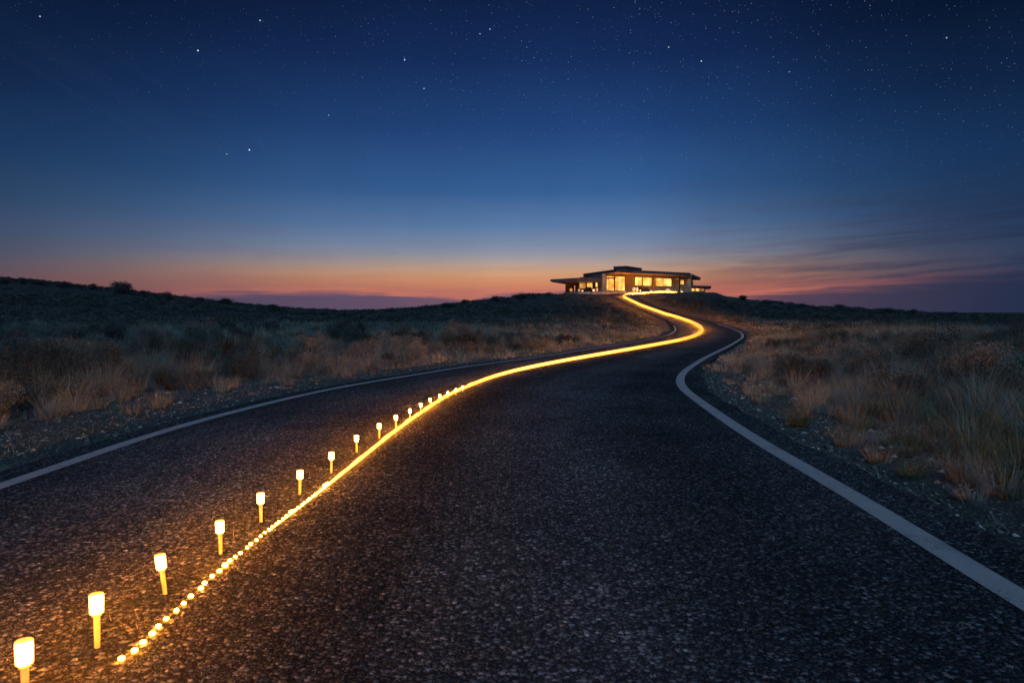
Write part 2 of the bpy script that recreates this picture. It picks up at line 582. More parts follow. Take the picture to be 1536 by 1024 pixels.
# ------------------------------------------------------------------ road
def ribbon(A, B, n, dz, name, mat, uv=True, crown=0.0):
    m_ = len(A)
    t = np.linspace(0, 1, n + 1)[None, :, None]
    P = A[:, None, :] * (1 - t) + B[:, None, :] * t
    z = zr(P[..., 1]) + dz + crown * (4 * t[..., 0] * (1 - t[..., 0]))
    V = np.concatenate([P, z[..., None]], -1).reshape(-1, 3)
    s = np.concatenate([[0], np.cumsum(np.linalg.norm(np.diff(0.5 * (A + B), axis=0), axis=1))])
    UV = np.stack([np.broadcast_to(t[..., 0], (m_, n + 1)), np.broadcast_to(s[:, None], (m_, n + 1))], -1).reshape(-1, 2)
    i = np.arange(m_ - 1)[:, None]; k = np.arange(n)[None, :]
    a = i * (n + 1) + k
    Q = np.stack([a, a + 1, a + n + 2, a + n + 1], -1).reshape(-1, 4)
    me = np_mesh(name, V, Q, uv=UV, smoothf=True)
    return link(name, me, mat)


nL = normals2(smooth(PL, 6)); nR = normals2(smooth(PR, 6))
edgeL = (0.12 + .14 * (1 - sstep(14, 30, PL[:, 1])) + 0.08 * fbm(PL[:, 1] / 1.1, PL[:, 0] / 1.1, 21))[:, None]
edgeR = (0.12 + .20 * (1 - sstep(14, 26, PR[:, 1])) + (.06 + 0.16 * (1 - sstep(14, 26, PR[:, 1]))) * fbm(PR[:, 1] / 1.1, PR[:, 0] / 1.1, 31))[:, None]
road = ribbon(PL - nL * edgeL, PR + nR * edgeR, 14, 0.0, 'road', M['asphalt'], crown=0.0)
tag(road, 'dark coarse asphalt road winding up to the hilltop house', kind='structure')
nEL = normals2(EL); nER = normals2(ER)
ml = EL[:, 1] < 60; mr_ = ER[:, 1] < 63
a_, b_ = EL[ml], ER[mr_]
ll = ribbon(a_, a_ + nEL[ml] * .135, 1, 0.005, 'road_edge_line', M['paint'])
lr = ribbon(b_ - nER[mr_] * .155, b_, 1, 0.005, 'road_edge_line', M['paint'])
tag(ll, 'worn white edge line along the left side of the road', kind='structure')
tag(lr, 'worn white edge line along the right side of the road', kind='structure')

# loose gravel, twigs and stones on both shoulders
def scatter(n, ylo, yhi, fan=0.95, power=1.0):
    """random points in the view fan and a margin beside it, denser close by"""
    y = ylo + (yhi - ylo) * rg.random(n) ** power
    x = (rg.random(n) * 2 - 1) * (y * fan + 2.5)
    return x, y


x, y = scatter(150000, 2.0, 30, power=.8)
rd = road_dist(x, y)
keep = (rd > .22) & (rd < 3.2) & (rg.random(len(x)) < np.exp(-np.maximum(rd - .5, 0) / 1.1))
x, y, rd = x[keep], y[keep], rd[keep]
z = terr(x, y, rd)
n = len(x)
base = np.array([(1, 0, 0), (0, 1, 0), (-1, 0, 0), (0, -1, 0), (0, 0, 1), (0, 0, -1)], float)
tri = np.array([(0, 1, 4), (1, 2, 4), (2, 3, 4), (3, 0, 4), (1, 0, 5), (2, 1, 5), (3, 2, 5), (0, 3, 5)])
s = rg.lognormal(math.log(.0085), .6, n)[:, None, None]
ang = rg.random(n) * 6.283
shape = base[None] * (0.6 + .8 * rg.random((n, 6, 1))) * np.stack([1 + rg.random(n) * .8, np.ones(n), .4 + .4 * rg.random(n)], 1)[:, None, :] * s
xs = shape[..., 0] * np.cos(ang)[:, None] - shape[..., 1] * np.sin(ang)[:, None]
ys = shape[..., 0] * np.sin(ang)[:, None] + shape[..., 1] * np.cos(ang)[:, None]
V = np.stack([xs + x[:, None], ys + y[:, None], shape[..., 2] + z[:, None] + .003], -1).reshape(-1, 3)
Q = (tri[None] + (np.arange(n) * 6)[:, None, None]).reshape(-1, 3)
shade = (.10 + .42 * rg.random(n) ** 2)[:, None] * np.array([1, .9, .78])[None]
me = np_mesh('gravel', V, Q, col=np.repeat(shade, 6, 0))
tag(link('gravel', me, M['stone']), 'loose gravel and grit scattered on the road shoulders', kind='stuff')


# ------------------------------------------------------------------ vegetation
def blades(px, py, pz, h, w, az, lean, bend, col, rows=3):
    """bent grass blades: arrays of one value each; returns vertices, quads, colours"""
    n = len(px)
    t = np.linspace(0, 1, rows + 1)
    dx = np.cos(az); dy = np.sin(az)
    out = np.empty((n, rows + 1, 2, 3)); cc = np.empty((n, rows + 1, 2, 3))
    sa = az + rg.normal(1.57, .6, n)
    for k, tt in enumerate(t):
        off = h * (lean * tt + bend * tt * tt)
        cx = px + dx * off; cy = py + dy * off; cz = pz + h * (tt - .35 * np.abs(bend) * tt * tt)
        ww = w * (1 - tt) ** .7 * .5 + w * .06
        for sgn, q in ((-1, 0), (1, 1)):
            out[:, k, q, 0] = cx + sgn * ww * np.cos(sa); out[:, k, q, 1] = cy + sgn * ww * np.sin(sa); out[:, k, q, 2] = cz
        cc[:, k, :, :] = col[:, None, :]
    m_ = (rows + 1) * 2
    q = np.array([[2 * k, 2 * k + 1, 2 * k + 3, 2 * k + 2] for k in range(rows)])
    Q = (q[None] + (np.arange(n) * m_)[:, None, None]).reshape(-1, 4)
    return out.reshape(-1, 3), Q, cc.reshape(-1, 3)


STRAW = np.array([.27, .26, .18]); TAN = np.array([.18, .175, .13]); OLIVE = np.array([.085, .115, .06]); GREY = np.array([.15, .165, .15]); RUST = np.array([.18, .15, .09])


def clump_cols(x, y):
    n = len(x)
    a = vnoise(x / 2.4, y / 2.4, 40); b = vnoise(x / 6, y / 6, 50)
    r = rg.random(n)
    c = np.where((a > .55)[:, None], STRAW, TAN)
    c = np.where((b > .62)[:, None] & (r < .7)[:, None], OLIVE, c)
    c = np.where((b < .3)[:, None] & (r < .6)[:, None], GREY, c)
    c = np.where(((r > .5) & (r < .72))[:, None], GREY * 1.2, c)
    c = np.where((r > .95)[:, None], RUST, c)
    c = c * (1 - .80 * sstep(52, 90, y))[:, None] + np.array([.0, .006, .01]) * sstep(60, 92, y)[:, None]  # shade painted into the far clumps, as on the slopes
    return c * (.75 + .5 * rg.random(n))[:, None]


def grass_zone(name, n, ylo, yhi, per, hmean, width, spread, label, power=1.0, rows=3, edge=1.0, thin=0.35):
    x, y = scatter(n, ylo, yhi, power=power)
    rd = road_dist(x, y)
    lim = np.where(x < PC[0, 0], edge + .55, edge)
    pat = vnoise(x / 1.7, y / 1.7, 60) * .6 + vnoise(x / 5.5, y / 5.5, 61) * .4
    keep = (rd > lim * (.65 + .7 * rg.random(len(x)))) & ((pat > thin) | (rg.random(len(x)) < .25))
    house = (x > 9) & (x < 43) & (y > 112.8) & (y < 150)
    keep &= ~house
    x, y, rd, pat = x[keep], y[keep], rd[keep], pat[keep]
    z = terr(x, y, rd)
    col = clump_cols(x, y)
    hs = hmean * (.45 + .9 * rg.random(len(x))) * (.45 + .55 * sstep(.8, 3.0, rd)) * (.6 + .8 * pat)
    m_ = len(x)
    rep = np.repeat(np.arange(m_), per)
    N = len(rep)
    ph = rg.random(N) * 6.283; rr = spread * np.sqrt(rg.random(N)) * (hs[rep] / hmean) ** .5
    bx = x[rep] + rr * np.cos(ph); by = y[rep] + rr * np.sin(ph)
    az = ph + rg.normal(0, .7, N)
    lean = rg.random(N) * .35 + .3 * rr / spread
    bend = rg.random(N) ** 2 * .8
    h = hs[rep] * (.35 + .75 * rg.random(N))
    cc = col[rep] * (.65 + .7 * rg.random(N))[:, None]
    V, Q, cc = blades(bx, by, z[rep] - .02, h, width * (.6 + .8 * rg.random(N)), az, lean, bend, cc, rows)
    o = link(name, np_mesh(name, V, Q, col=cc), M['grass'])
    return tag(o, label, kind='stuff')


grass_zone('dry_grass', 2000, 2.5, 16, 120, .46, .0055, .13, 'tall dry grass with bent straw blades beside the road', edge=.8)
grass_zone('shoulder_grass', 6500, 2.2, 22, 22, .10, .004, .09, 'short sparse weeds coming up through the gravel shoulder', edge=.5, thin=.36)
grass_zone('meadow_grass', 7200, 14, 46, 34, .42, .013, .22, 'pale dry grass between the sagebrush in the middle distance', rows=2, edge=.5, power=.85)
grass_zone('hill_grass', 22000, 42, 150, 12, .34, .045, .55, 'low dry grass covering the slopes below the house', rows=1, edge=.8, thin=.2)


def bush_mesh(name, w, h, nstem, nleaf, leaf, seed, cols, spread=.42, lobe=.20, nl=11):
    """rounded, ragged shrub: forked stems and leaf-sized faces in uneven lobes; returns (leaves, stems)"""
    r = np.random.default_rng(seed)
    lob = np.stack([r.normal(0, spread, nl) * w, r.normal(0, spread, nl) * w, (.35 + .5 * r.random(nl)) * h], 1)
    lob[:, 2] *= 1 - .35 * np.hypot(lob[:, 0], lob[:, 1]) / w
    lr_ = (lobe + .22 * r.random(nl)) * w
    li = r.integers(0, nl, nleaf)
    d = r.normal(0, 1, (nleaf, 3)); d /= np.linalg.norm(d, axis=1)[:, None]
    rad = r.random(nleaf) ** .45
    # twiggy sprays poking out of the lobes
    spray = 1 + .45 * (r.random(nleaf) < .12) * r.random(nleaf)
    c = lob[li] + d * (lr_[li] * rad * spray)[:, None] * np.array([1, 1, .8 * h / w + .35])
    c[:, 2] = np.abs(c[:, 2]) * .98 + .02
    t = d * .8 + r.normal(0, .5, (nleaf, 3)) + np.array([0, 0, .7]); t /= np.linalg.norm(t, axis=1)[:, None]
    s_ = np.cross(t, r.normal(0, 1, (nleaf, 3))); s_ /= np.linalg.norm(s_, axis=1)[:, None]
    L = (leaf * (.6 + .9 * r.random(nleaf)))[:, None]; W = L * .27
    V = np.stack([c - t * L * .5, c + s_ * W, c + t * L * .5, c - s_ * W], 1).reshape(-1, 3)
    Q = np.arange(nleaf * 4).reshape(-1, 4)
    base = np.array(cols)[r.integers(0, len(cols), nl)][li]
    cc = base * (.6 + .8 * r.random(nleaf))[:, None]
    leaves = np_mesh(name, V, Q, col=np.repeat(cc, 4, 0))
    mb = MB()
    for k in range(nstem):
        q = lob[k % nl] * np.array([.9, .9, .9]) + r.normal(0, .05 * w, 3)
        mid = q * .5 + r.normal(0, .06 * w, 3); mid[2] = abs(mid[2])
        mb.tube([(r.normal(0, .04 * w), r.normal(0, .04 * w), -.05), mid, q], [.014 * h + .004, .009 * h + .003, .003], 4)
        tip = q + (q - mid) * .7 + r.normal(0, .08 * w, 3)
        mb.tube([q, tip], [.004, .0015], 3)
    return leaves, mb


SAGE = [(.13, .145, .115), (.155, .165, .135), (.11, .12, .09), (.16, .155, .125)]
DARK = [(.042, .056, .046), (.06, .07, .055), (.045, .05, .042)]
kinds = []
for k in range(8):
    w = .62; h = .62
    cols = SAGE if k % 2 == 0 else DARK
    lv, st = bush_mesh('foliage', w, h, 26, 8500, .020 if k < 4 else .024, 100 + k, cols)
    kinds.append((lv, st, 'near'))
near_protos = []
for lv, st, _ in kinds:
    near_protos.append((lv, st))
far_protos = []
for k in range(6):
    lv, st = bush_mesh('foliage', .62, .6, 8, 2600, .045, 200 + k, SAGE if k % 2 == 0 else DARK)
    far_protos.append((lv, st))
dome = [bush_mesh('foliage', .62, .62, 6, 7000, .04, 301 + k, DARK, .30, .34, 14) for k in range(3)]
for lv, _ in near_protos + far_protos + dome:
    lv.materials.append(M['leaf'])
stem_meshes = {}


def place_bush(x, y, s, proto, label, group, name='sagebrush', sz=1.0, parts=True, cat='shrub'):
    lv, st = proto
    z = float(terr(np.array([x]), np.array([y]))[0])
    rz = rnd.random() * 6.28
    if parts:
        root = empty(name, (x, y, z), rz); root.scale = (s, s, s * sz)
        f = bpy.data.objects.new('foliage', lv); C.objects.link(f); f.parent = root
        if id(st) not in stem_meshes:
            o = st.build('stem', M['bark'], root); stem_meshes[id(st)] = o.data
        else:
            o = bpy.data.objects.new('stem', stem_meshes[id(st)]); C.objects.link(o); o.parent = root
    else:
        root = bpy.data.objects.new(name, lv); C.objects.link(root)
        root.location = (x, y, z); root.rotation_euler = (0, 0, rz); root.scale = (s, s, s * sz)
    tag(root, label, cat, group)
    return root


# shrubs close enough to see their twigs
spots = []
def free(x, y, dmin):
    return all((x - a) ** 2 + (y - b) ** 2 > dmin * dmin for a, b in spots)


tries = 0
count = 0
cand = []
rb = random.Random(5)
while len(cand) < 5000:
    y = 4 + 40 * rb.random() ** .8
    x = (rb.random() * 2 - 1) * (y * .85 + 1.5)
    cand.append((x, y))
cx = np.array(cand)
crd = road_dist(cx[:, 0], cx[:, 1])
pat = vnoise(cx[:, 0] / 4.5, cx[:, 1] / 4.5, 77)
order = sorted(range(len(cand)), key=lambda q: cand[q][1])
for q in order:
    x, y = cand[q]
    left = x < float(np.interp(y, PC[:300, 1], PC[:300, 0]))
    need = 2.3 if left else 2.0
    if y > 16: need = 1.8
    if crd[q] < need or pat[q] < .36 or not free(x, y, .8 + .02 * y):
        continue
    spots.append((x, y))
    s = .55 + .75 * rb.random()
    if crd[q] < 3: s *= .7
    near = y < 27
    k = rb.randrange(8)
    proto = near_protos[k] if near else far_protos[k % 6]
    dark = (k % 2 == 1)
    side = 'left' if left else 'right'
    kind = 'dark twiggy brush' if dark else 'grey green sagebrush'
    dist = 'close by' if near else 'farther off'
    place_bush(x, y, s, proto, f'rounded {kind} in dry grass on the {side} verge, {dist}', f'{kind} {side} of the road {dist}', parts=near)
    count += 1
    if count >= 235: break

# shrubs that stand out along the skyline
def sky_bush(u, row, Yd, wm, hm, label, k):
    X_, Y_, _ = at(u, row, Yd)
    wm *= 1.15; hm *= 1.2; wm *= 1.3; hm *= 1.02; s = wm / 1.55
    return place_bush(X_, Y_, s, dome[k % 3], label, None, name='skyline_bush', sz=hm / (.85 * s), parts=False, cat='bush')


for u, row, Yd, wm, hm, lab, k in (
        (8, 418, 112, 1.6, 1.0, 'low ragged bush at the far left end of the ridge line', 0),
        (35, 421, 114, 1.0, 1.1, 'small upright bush near the left end of the ridge line', 1),
        (62, 425, 113, 1.6, .7, 'flat spreading bush on the left ridge, left of the large round one', 2),
        (98, 428, 115, 2.2, .9, 'wide low bush on the left ridge, short of the large round one', 3),
        (140, 433, 114, 1.2, 1.0, 'small bush with a leaning top just left of the large round one', 4),
        (183, 438, 112, 3.5, 1.9, 'large round dark bush standing highest on the left ridge', 1),
        (215, 441, 113, 1.4, .8, 'little bush just right of the large round one on the ridge', 5),
        (252, 444, 112, 2.0, 1.1, 'ragged bush halfway down the left ridge', 0),
        (300, 450, 113, 1.6, .8, 'low bush on the lower part of the left ridge', 2),
        (338, 454, 112, 2.2, .9, 'wide bush where the left ridge runs down to the valley', 3),
        (408, 462, 112, 2.2, .9, 'bush at the foot of the left ridge', 4),
        (672, 458, 112, 2.4, .8, 'long low bush where the slope starts to rise to the house', 5),
        (697, 456, 113, 1.2, 1.0, 'small round bush low on the slope left of the house', 1),
        (742, 450, 113, 1.6, .9, 'dark bush halfway up the slope left of the house', 3),
        (785, 444, 113, 2.0, .9, 'dark bush high on the slope left of the house', 0),
        (1114, 447, 113, 1.4, .8, 'small bush on the slope just right of the house', 2),
        (1150, 453, 112, 1.8, .7, 'flat bush on the slope right of the house', 4),
        (1200, 459, 112, 1.3, .7, 'small bush halfway down the right slope', 5),
        (1259, 464, 112, 1.9, 1.0, 'rounded bush low on the right slope', 1),
        (1330, 468, 112, 2.8, 1.0, 'widest bush on the right skyline', 3),
        (1371, 470.5, 112, 1.1, .9, 'small round bush right of the widest one on the skyline', 0)):
    sky_bush(u, row, Yd, wm, hm, lab, k)

# scrub farther away than can be told apart, as one mass
x, y = scatter(13000, 38, 135, fan=.9, power=.9)
rd = road_dist(x, y)
pat = vnoise(x / 9, y / 5, 88)
keep = (rd > 2.2) & (pat > .34) & ~((x > 7) & (x < 45) & (y > 106) & (y < 152)) & ~((rd < 9) & (rg.random(len(x)) < .5))
x, y, rd = x[keep], y[keep], rd[keep]
z = terr(x, y, rd)
nb, nlf = len(x), 125
r_ = rg
sz = (.35 + .55 * rg.random(nb) ** 1.5)
d = rg.normal(0, 1, (nb, nlf, 3)); d /= np.linalg.norm(d, axis=2)[..., None]
d *= rg.random((nb, nlf, 1)) ** .4
c = d * sz[:, None, None] * np.array([.95, .95, .62]); c[..., 2] = np.abs(c[..., 2])
c += rg.normal(0, .07, c.shape) * sz[:, None, None]
c += np.stack([x, y, z], 1)[:, None, :]
t = rg.normal(0, 1, c.shape) + np.array([0, 0, .6]); t /= np.linalg.norm(t, axis=2)[..., None]
s_ = np.cross(t, rg.normal(0, 1, c.shape)); s_ /= np.linalg.norm(s_, axis=2)[..., None]
L = (.012 + .00085 * y)[:, None, None] * (.6 + .8 * rg.random((nb, nlf, 1))); W = L * .45
V = np.stack([c - t * L, c + s_ * W, c + t * L, c - s_ * W], 2).reshape(-1, 3)
Q = np.arange(len(V)).reshape(-1, 4)
pal = np.array([(.07, .08, .065), (.055, .06, .05), (.035, .042, .038), (.045, .04, .032), (.03, .034, .03)])
cc = pal[rg.integers(0, len(pal), nb)][:, None, :] * (.6 + .8 * rg.random((nb, nlf, 1)))
tag(link('hillside_scrub', np_mesh('hillside_scrub', V, Q, col=np.repeat(cc.reshape(-1, 3), 4, 0)), M['leaf']),
    'dark low scrub covering the far slopes and ridges', kind='stuff')

x, y = scatter(230000, 2.0, 32, power=.85)
rd = road_dist(x, y)
pat = vnoise(x / .8, y / .8, 71)
keep = (rd > .35) & (rd < 4.5) & (rg.random(len(x)) < np.exp(-np.abs(rd - 1.5) / 1.3)) & (rg.random(len(x)) < .25 + pat)
x, y, rd = x[keep], y[keep], rd[keep]; n = len(x)
cc = np.where((rg.random(n) < .6)[:, None], STRAW * .85, GREY * .9) * (.6 + .8 * rg.random(n))[:, None]
hh = .02 + .05 * rg.random(n)
V, Q, cc = blades(x, y, terr(x, y, rd) + .004, hh, .004 + .003 * rg.random(n), rg.random(n) * 6.28, 1.5 + 2.5 * rg.random(n), rg.normal(0, 1.0, n), cc)
tag(link('straw_litter', np_mesh('straw_litter', V, Q, col=cc), M['grass']), 'dead straw and twigs lying on the shoulders', kind='stuff')

# ------------------------------------------------------------------ lights along the road
# stake lights: (head column, top row, head bottom row, base column, base row)
LP = [(20, 956, 997, 22, 1062), (145, 888, 920, 146, 973), (243, 828, 854, 248, 893), (330.5, 778.5, 800, 331, 832), (390.5, 737, 753, 391.5, 783),
      (449, 703.5, 717.5, 449.5, 741.5), (496.5, 676.5, 688.5, 496.8, 709), (534.8, 651.5, 661.5, 535, 678.5), (568.5, 634, 644, 569, 657),
      (594, 621.5, 631, 594, 643), (615, 612.5, 619.5, 615, 630), (631.5, 604, 610.5, 631.4, 619.5), (645.5, 597, 603, 645.3, 610), (659.3, 591, 596, 659.3, 603.5),
      (671.8, 587, 591.5, 671.8, 597.5), (683.7, 582.2, 586, 683.7, 592), (694, 578.5, 582, 694, 587)]
WORDS = ['nearest stake light, its stake cut off at the bottom edge of the photo', 'second stake light from the viewer, upright with a thick stake',
         'third stake light from the viewer, leaning slightly', 'fourth stake light, beside the sparkling spot of the light string',
         'fifth stake light from the viewer', 'sixth stake light from the viewer', 'seventh stake light from the viewer',
         'eighth stake light from the viewer', 'ninth stake light from the viewer', 'eighth stake light from the far end of the row',
         'seventh stake light from the far end of the row', 'sixth stake light from the far end of the row', 'fifth stake light from the far end of the row',
         'fourth stake light from the far end of the row', 'third stake light from the far end of the row',
         'second farthest stake light, nearly touching the glowing line', 'farthest and smallest stake light, where the row meets the glowing line']


def make_lamp():
    root = empty('stake_light', (0, 0, 0))
    # unit: height 1 is the whole light; head 0.62 .. 1
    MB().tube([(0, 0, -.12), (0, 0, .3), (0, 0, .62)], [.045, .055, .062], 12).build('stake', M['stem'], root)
    h = MB().lathe([(.06, .625), (.126, .627), (.134, .637), (.134, .80), (.134, .955), (.128, .966), (.10, .970), (.02, .971)], 20)
    h.build('lamp_head', M['lamp'], root)
    MB().lathe([(.07, .56), (.088, .565), (.088, .598), (.07, .6)], 16).build('collar', M['stem'], root)
    return root


proto = make_lamp()
for i, (hu, t_, hb, bu, bv) in enumerate(LP):
    gx, gy = ground_pt(bu, bv) if bv < 1060 else (-1.505, 2.07)
    H = CAMH + ray(hu, t_)[1] * gy
    if i == 0:
        root = proto
    else:
        root = proto.copy(); C.objects.link(root)
        for ch in proto.children:
            c_ = ch.copy(); C.objects.link(c_); c_.parent = root
    tag(root, WORDS[i], 'path light', 'glowing stake lights in a row beside the light string')
    root.location = (gx, gy, 0.002)
    root.scale = (H * .86, H * .86, H * .985)
    if i == 2: root.rotation_euler = (R(2), R(-6), 0)
    elif i: root.rotation_euler = (R(rnd.uniform(-2, 2)), R(rnd.uniform(-2, 2)), rnd.random() * 6)

# the light string: first single bulbs on a cable, then one continuous glowing line up to the house
strip = empty('light_string', (float(ES[0, 0]), float(ES[0, 1]), 0))
tag(strip, 'amber light string running along the middle of the road up to the house', 'light string')
ox, oy = float(ES[0, 0]), float(ES[0, 1])
sl = np.concatenate([[0], np.cumsum(np.linalg.norm(np.diff(ES, axis=0), axis=1))])
def on(s):
    return float(np.interp(s, sl, ES[:, 0])), float(np.interp(s, sl, ES[:, 1]))
pts, rad = [], []
s = 0.0
while s < 1.6:
    p = on(s); pts.append((p[0] - ox, p[1] - oy, .008)); rad.append(.003); s += .04
MB().tube(pts, rad, 6).build('cable', M['cable'], strip)
pts, rad = [], []
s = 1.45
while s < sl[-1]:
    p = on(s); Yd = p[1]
    r0 = .0021 * Yd * float(sstep(1.3, 3.2, s)) + .002  # radius widens with distance, putting the bloom around the bulbs into the shape
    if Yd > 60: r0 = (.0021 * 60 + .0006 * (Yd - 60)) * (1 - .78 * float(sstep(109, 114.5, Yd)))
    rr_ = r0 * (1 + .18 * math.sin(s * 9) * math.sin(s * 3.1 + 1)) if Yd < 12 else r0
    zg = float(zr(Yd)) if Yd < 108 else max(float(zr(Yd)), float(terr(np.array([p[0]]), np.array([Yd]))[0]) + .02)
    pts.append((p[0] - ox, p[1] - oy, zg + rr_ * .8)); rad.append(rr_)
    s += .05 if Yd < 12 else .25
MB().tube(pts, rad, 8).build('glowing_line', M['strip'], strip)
bm_ = MB().lathe([(.004, -.0105), (.010, -.0085), (.0145, -.003), (.0145, .003), (.010, .0085), (.004, .0105)], 12)
first = None
s = 0.0; kb = 0
while s < 4.4 and kb < 92:
    p = on(s)
    if first is None:
        b = bm_.build('bulb', M['bulb'], strip); first = b
    else:
        b = first.copy(); C.objects.link(b); b.parent = strip
    sc_ = .76 if s < 1.0 else .6
    if kb in (13, 28, 40, 41, 55): sc_ = 1.1
    b.scale = (sc_ * rnd.uniform(.85, 1.1),) * 2 + (sc_,)
    b.location = (p[0] - ox + rnd.uniform(-.004, .004), p[1] - oy, .012 * sc_ + .002)
    s += (.072 if s < 1.4 else .056) * rnd.uniform(.75, 1.2); kb += 1

# dry blades lying across the light string, lit by it
N = 110
ss = rg.random(N) ** 1.3 * 7 + .3
bx = np.interp(ss, sl, ES[:, 0]) + rg.normal(-.05, .13, N); by = np.interp(ss, sl, ES[:, 1]) + rg.normal(0, .05, N)
V, Q, cc = blades(bx, by, np.zeros(N), .02 + .05 * rg.random(N) ** 2, .0012 + .0008 * rg.random(N), rg.random(N) * 6.28, 1.0 + 1.5 * rg.random(N), rg.normal(0, .6, N), np.tile(STRAW, (N, 1)))
tag(link('fallen_grass', np_mesh('fallen_grass', V, Q, col=cc), M['grass']), 'few dry grass blades lying on the asphalt by the light string', kind='stuff')

# ------------------------------------------------------------------ house on the hilltop
HB = 5.34
house = empty('hilltop_house', (15.4, 116.5, HB))
OR = (15.4, 116.5, HB)
tag(house, 'low modern flat roofed house with lit windows on the hilltop', 'house')
W0 = np.array([15.36, 116.5]); W1 = np.array([32.9, 125.6]); W2 = np.array([37.2, 141.0]); W3 = np.array([12.6, 128.5])


def facade_pt(P, Q, u):
    """where the sight line of column u meets the wall P-Q; returns distance along the wall and depth"""
    a = ray(u, 475)[0]
    d = Q - P; L = np.linalg.norm(d); d = d / L
    t = (a * P[1] - P[0]) / (d[0] - a * d[1])
    return t, P[1] + t * d[1]


def opening(P, Q, u0, r0, u1, r1):
    t0, y0 = facade_pt(P, Q, u0); t1, y1 = facade_pt(P, Q, u1)
    ym = .5 * (y0 + y1)
    return t0, t1, CAMH + ray(u0, r1)[1] * ym, CAMH + ray(u0, r0)[1] * ym


def wall(P, Q, z0, z1, openings, name='wall', mat=None, th=.35):
    L = float(np.linalg.norm(Q - P)); d = (Q - P) / L
    xs = sorted({0.0, L} | {float(o[0]) for o in openings} | {float(o[1]) for o in openings})
    mb = MB()
    for a, b in zip(xs[:-1], xs[1:]):
        m_ = .5 * (a + b)
        cuts = sorted([(o[2], o[3]) for o in openings if o[0] <= m_ <= o[1]])
        zc = z0
        for lo, hi in cuts + [(z1, z1)]:
            if lo > zc + .01: mb.slab(P + d * a, P + d * b, zc, lo, 0, th)
            zc = hi
    return mb.build(name, mat or M['wall'], house, OR)


def window(P, Q, o, mull=(), transom=None, pane='pane', inset=.10):
    L = float(np.linalg.norm(Q - P)); d = (Q - P) / L
    t0, t1, z0, z1 = o
    A, B = P + d * t0, P + d * t1
    fr = MB(); w = .07
    fr.slab(A, B, z0, z0 + w, .03, .16); fr.slab(A, B, z1 - w, z1, .03, .16)
    fr.slab(A, A + d * w, z0 + w, z1 - w, .03, .16); fr.slab(B - d * w, B, z0 + w, z1 - w, .03, .16)
    for m_ in mull:
        tm, _ = facade_pt(P, Q, m_[0]); hw = m_[1] / 2
        fr.slab(P + d * (tm - hw), P + d * (tm + hw), z0 + w, z1 - w, .025, .165)
    if transom:
        t_, za = transom
        fr.slab(P + d * t0 + d * w, P + d * t_, za - .12, za + .12, .035, .155)
    f = fr.build('window', M['frame'], house, OR)
    p = MB().slab(A + d * .02, B - d * .02, z0 + .02, z1 - .02, inset, inset + .03).build('pane', M[pane], None, OR)
    p.parent = f
    # curtain edges and furniture seen as darker shapes inside the glass
    return f


RZ = CAMH + ray(925, 407.8)[1] * 113 - 0.02          # underside of the main roof
RT = CAMH + ray(925, 403.6)[1] * 113
o1 = opening(W0, W1, 909.6, 414, 937.8, 436.3)
o2 = opening(W0, W1, 952.3, 415.5, 977.8, 428.7)
o3 = opening(W0, W1, 982.6, 417, 1007.6, 429.5)
o4 = opening(W0, W1, 1020, 419.6, 1026, 426.8)
o5 = opening(W0, W1, 1020.3, 431.8, 1025, 437.4)
wall(W0, W1, HB - .3, RZ, [o1, o2, o3, o4, o5])
wall(W3, W0, HB - .3, RZ - .02, [])
wall(W1, W2, HB - .3, RZ - .02, [])
wall(W2, W3 + np.array([5, 8.]), HB - .3, RZ - .02, [])
wall(W3 + np.array([5, 8.]), W3, HB - .3, RZ - .02, [])
zt = CAMH + ray(915, 417)[1] * 117
t922, _ = facade_pt(W0, W1, 921.5)
window(W0, W1, o1, mull=((922, .22),), transom=(t922, zt))
window(W0, W1, o2, mull=((963.8, .16),))
window(W0, W1, o3, mull=((994.8, .07),))
window(W0, W1, o4)
window(W0, W1, o5, pane='pane_dim')
# pilaster between the two wide windows and the dark recess at the right
dW = (W1 - W0) / np.linalg.norm(W1 - W0)
mb = MB()
for u, hw, zt_ in ((980.2, .28, RZ),):
    t_, _ = facade_pt(W0, W1, u); mb.slab(W0 + dW * (t_ - hw), W0 + dW * (t_ + hw), HB, zt_ - .01, -.18, -.003)
mb.build('pilaster', M['wall'], house, OR)
t_, _ = facade_pt(W0, W1, 1019.0)
MB().slab(W0 + dW * (t_ - .11), W0 + dW * (t_ + .11), HB, RZ - .01, -.06, -.002).build('recess_shade', M['frame'], house, OR)  # raised dark strip standing in for the shade of the recess
# main roof: deep fascia above a pale soffit
RA = np.array([17.25, 113.0]); RB = np.array([31.7, 122.4]); RC = np.array([37.9, 137.5]); RE = np.array([20.0, 144.0]); RD = np.array([13.0, 125.0])
poly = [RA, RB, RC, RE, RD]
cpt = sum(poly) / 5
inner = [p + (cpt - p) / np.linalg.norm(cpt - p) * .25 for p in poly]
roof = MB().prism(poly, RZ + .03, RT).build('roof', M['roof'], house, OR)
MB().prism(inner, RZ - .02, RZ + .028).build('soffit', M['soffit'], house, OR)
P0 = np.array([19.72, 118.2]); P1 = np.array([17.75, 119.6]); P2 = np.array([23.4, 123.6]); P3 = P1 + P2 - P0
zb_ = CAMH + ray(939, 398.7)[1] * 118
box_ = MB().prism([P1, P0, P2, P3], RT + .003, zb_ - .12).prism([P1 + (-.1, -.06), P0 + (0, -.15), P2 + (.12, -.05), P3 + (0, .12)], zb_ - .118, zb_).build('rooftop_box', M['roof'], None, OR)
box_.parent = roof

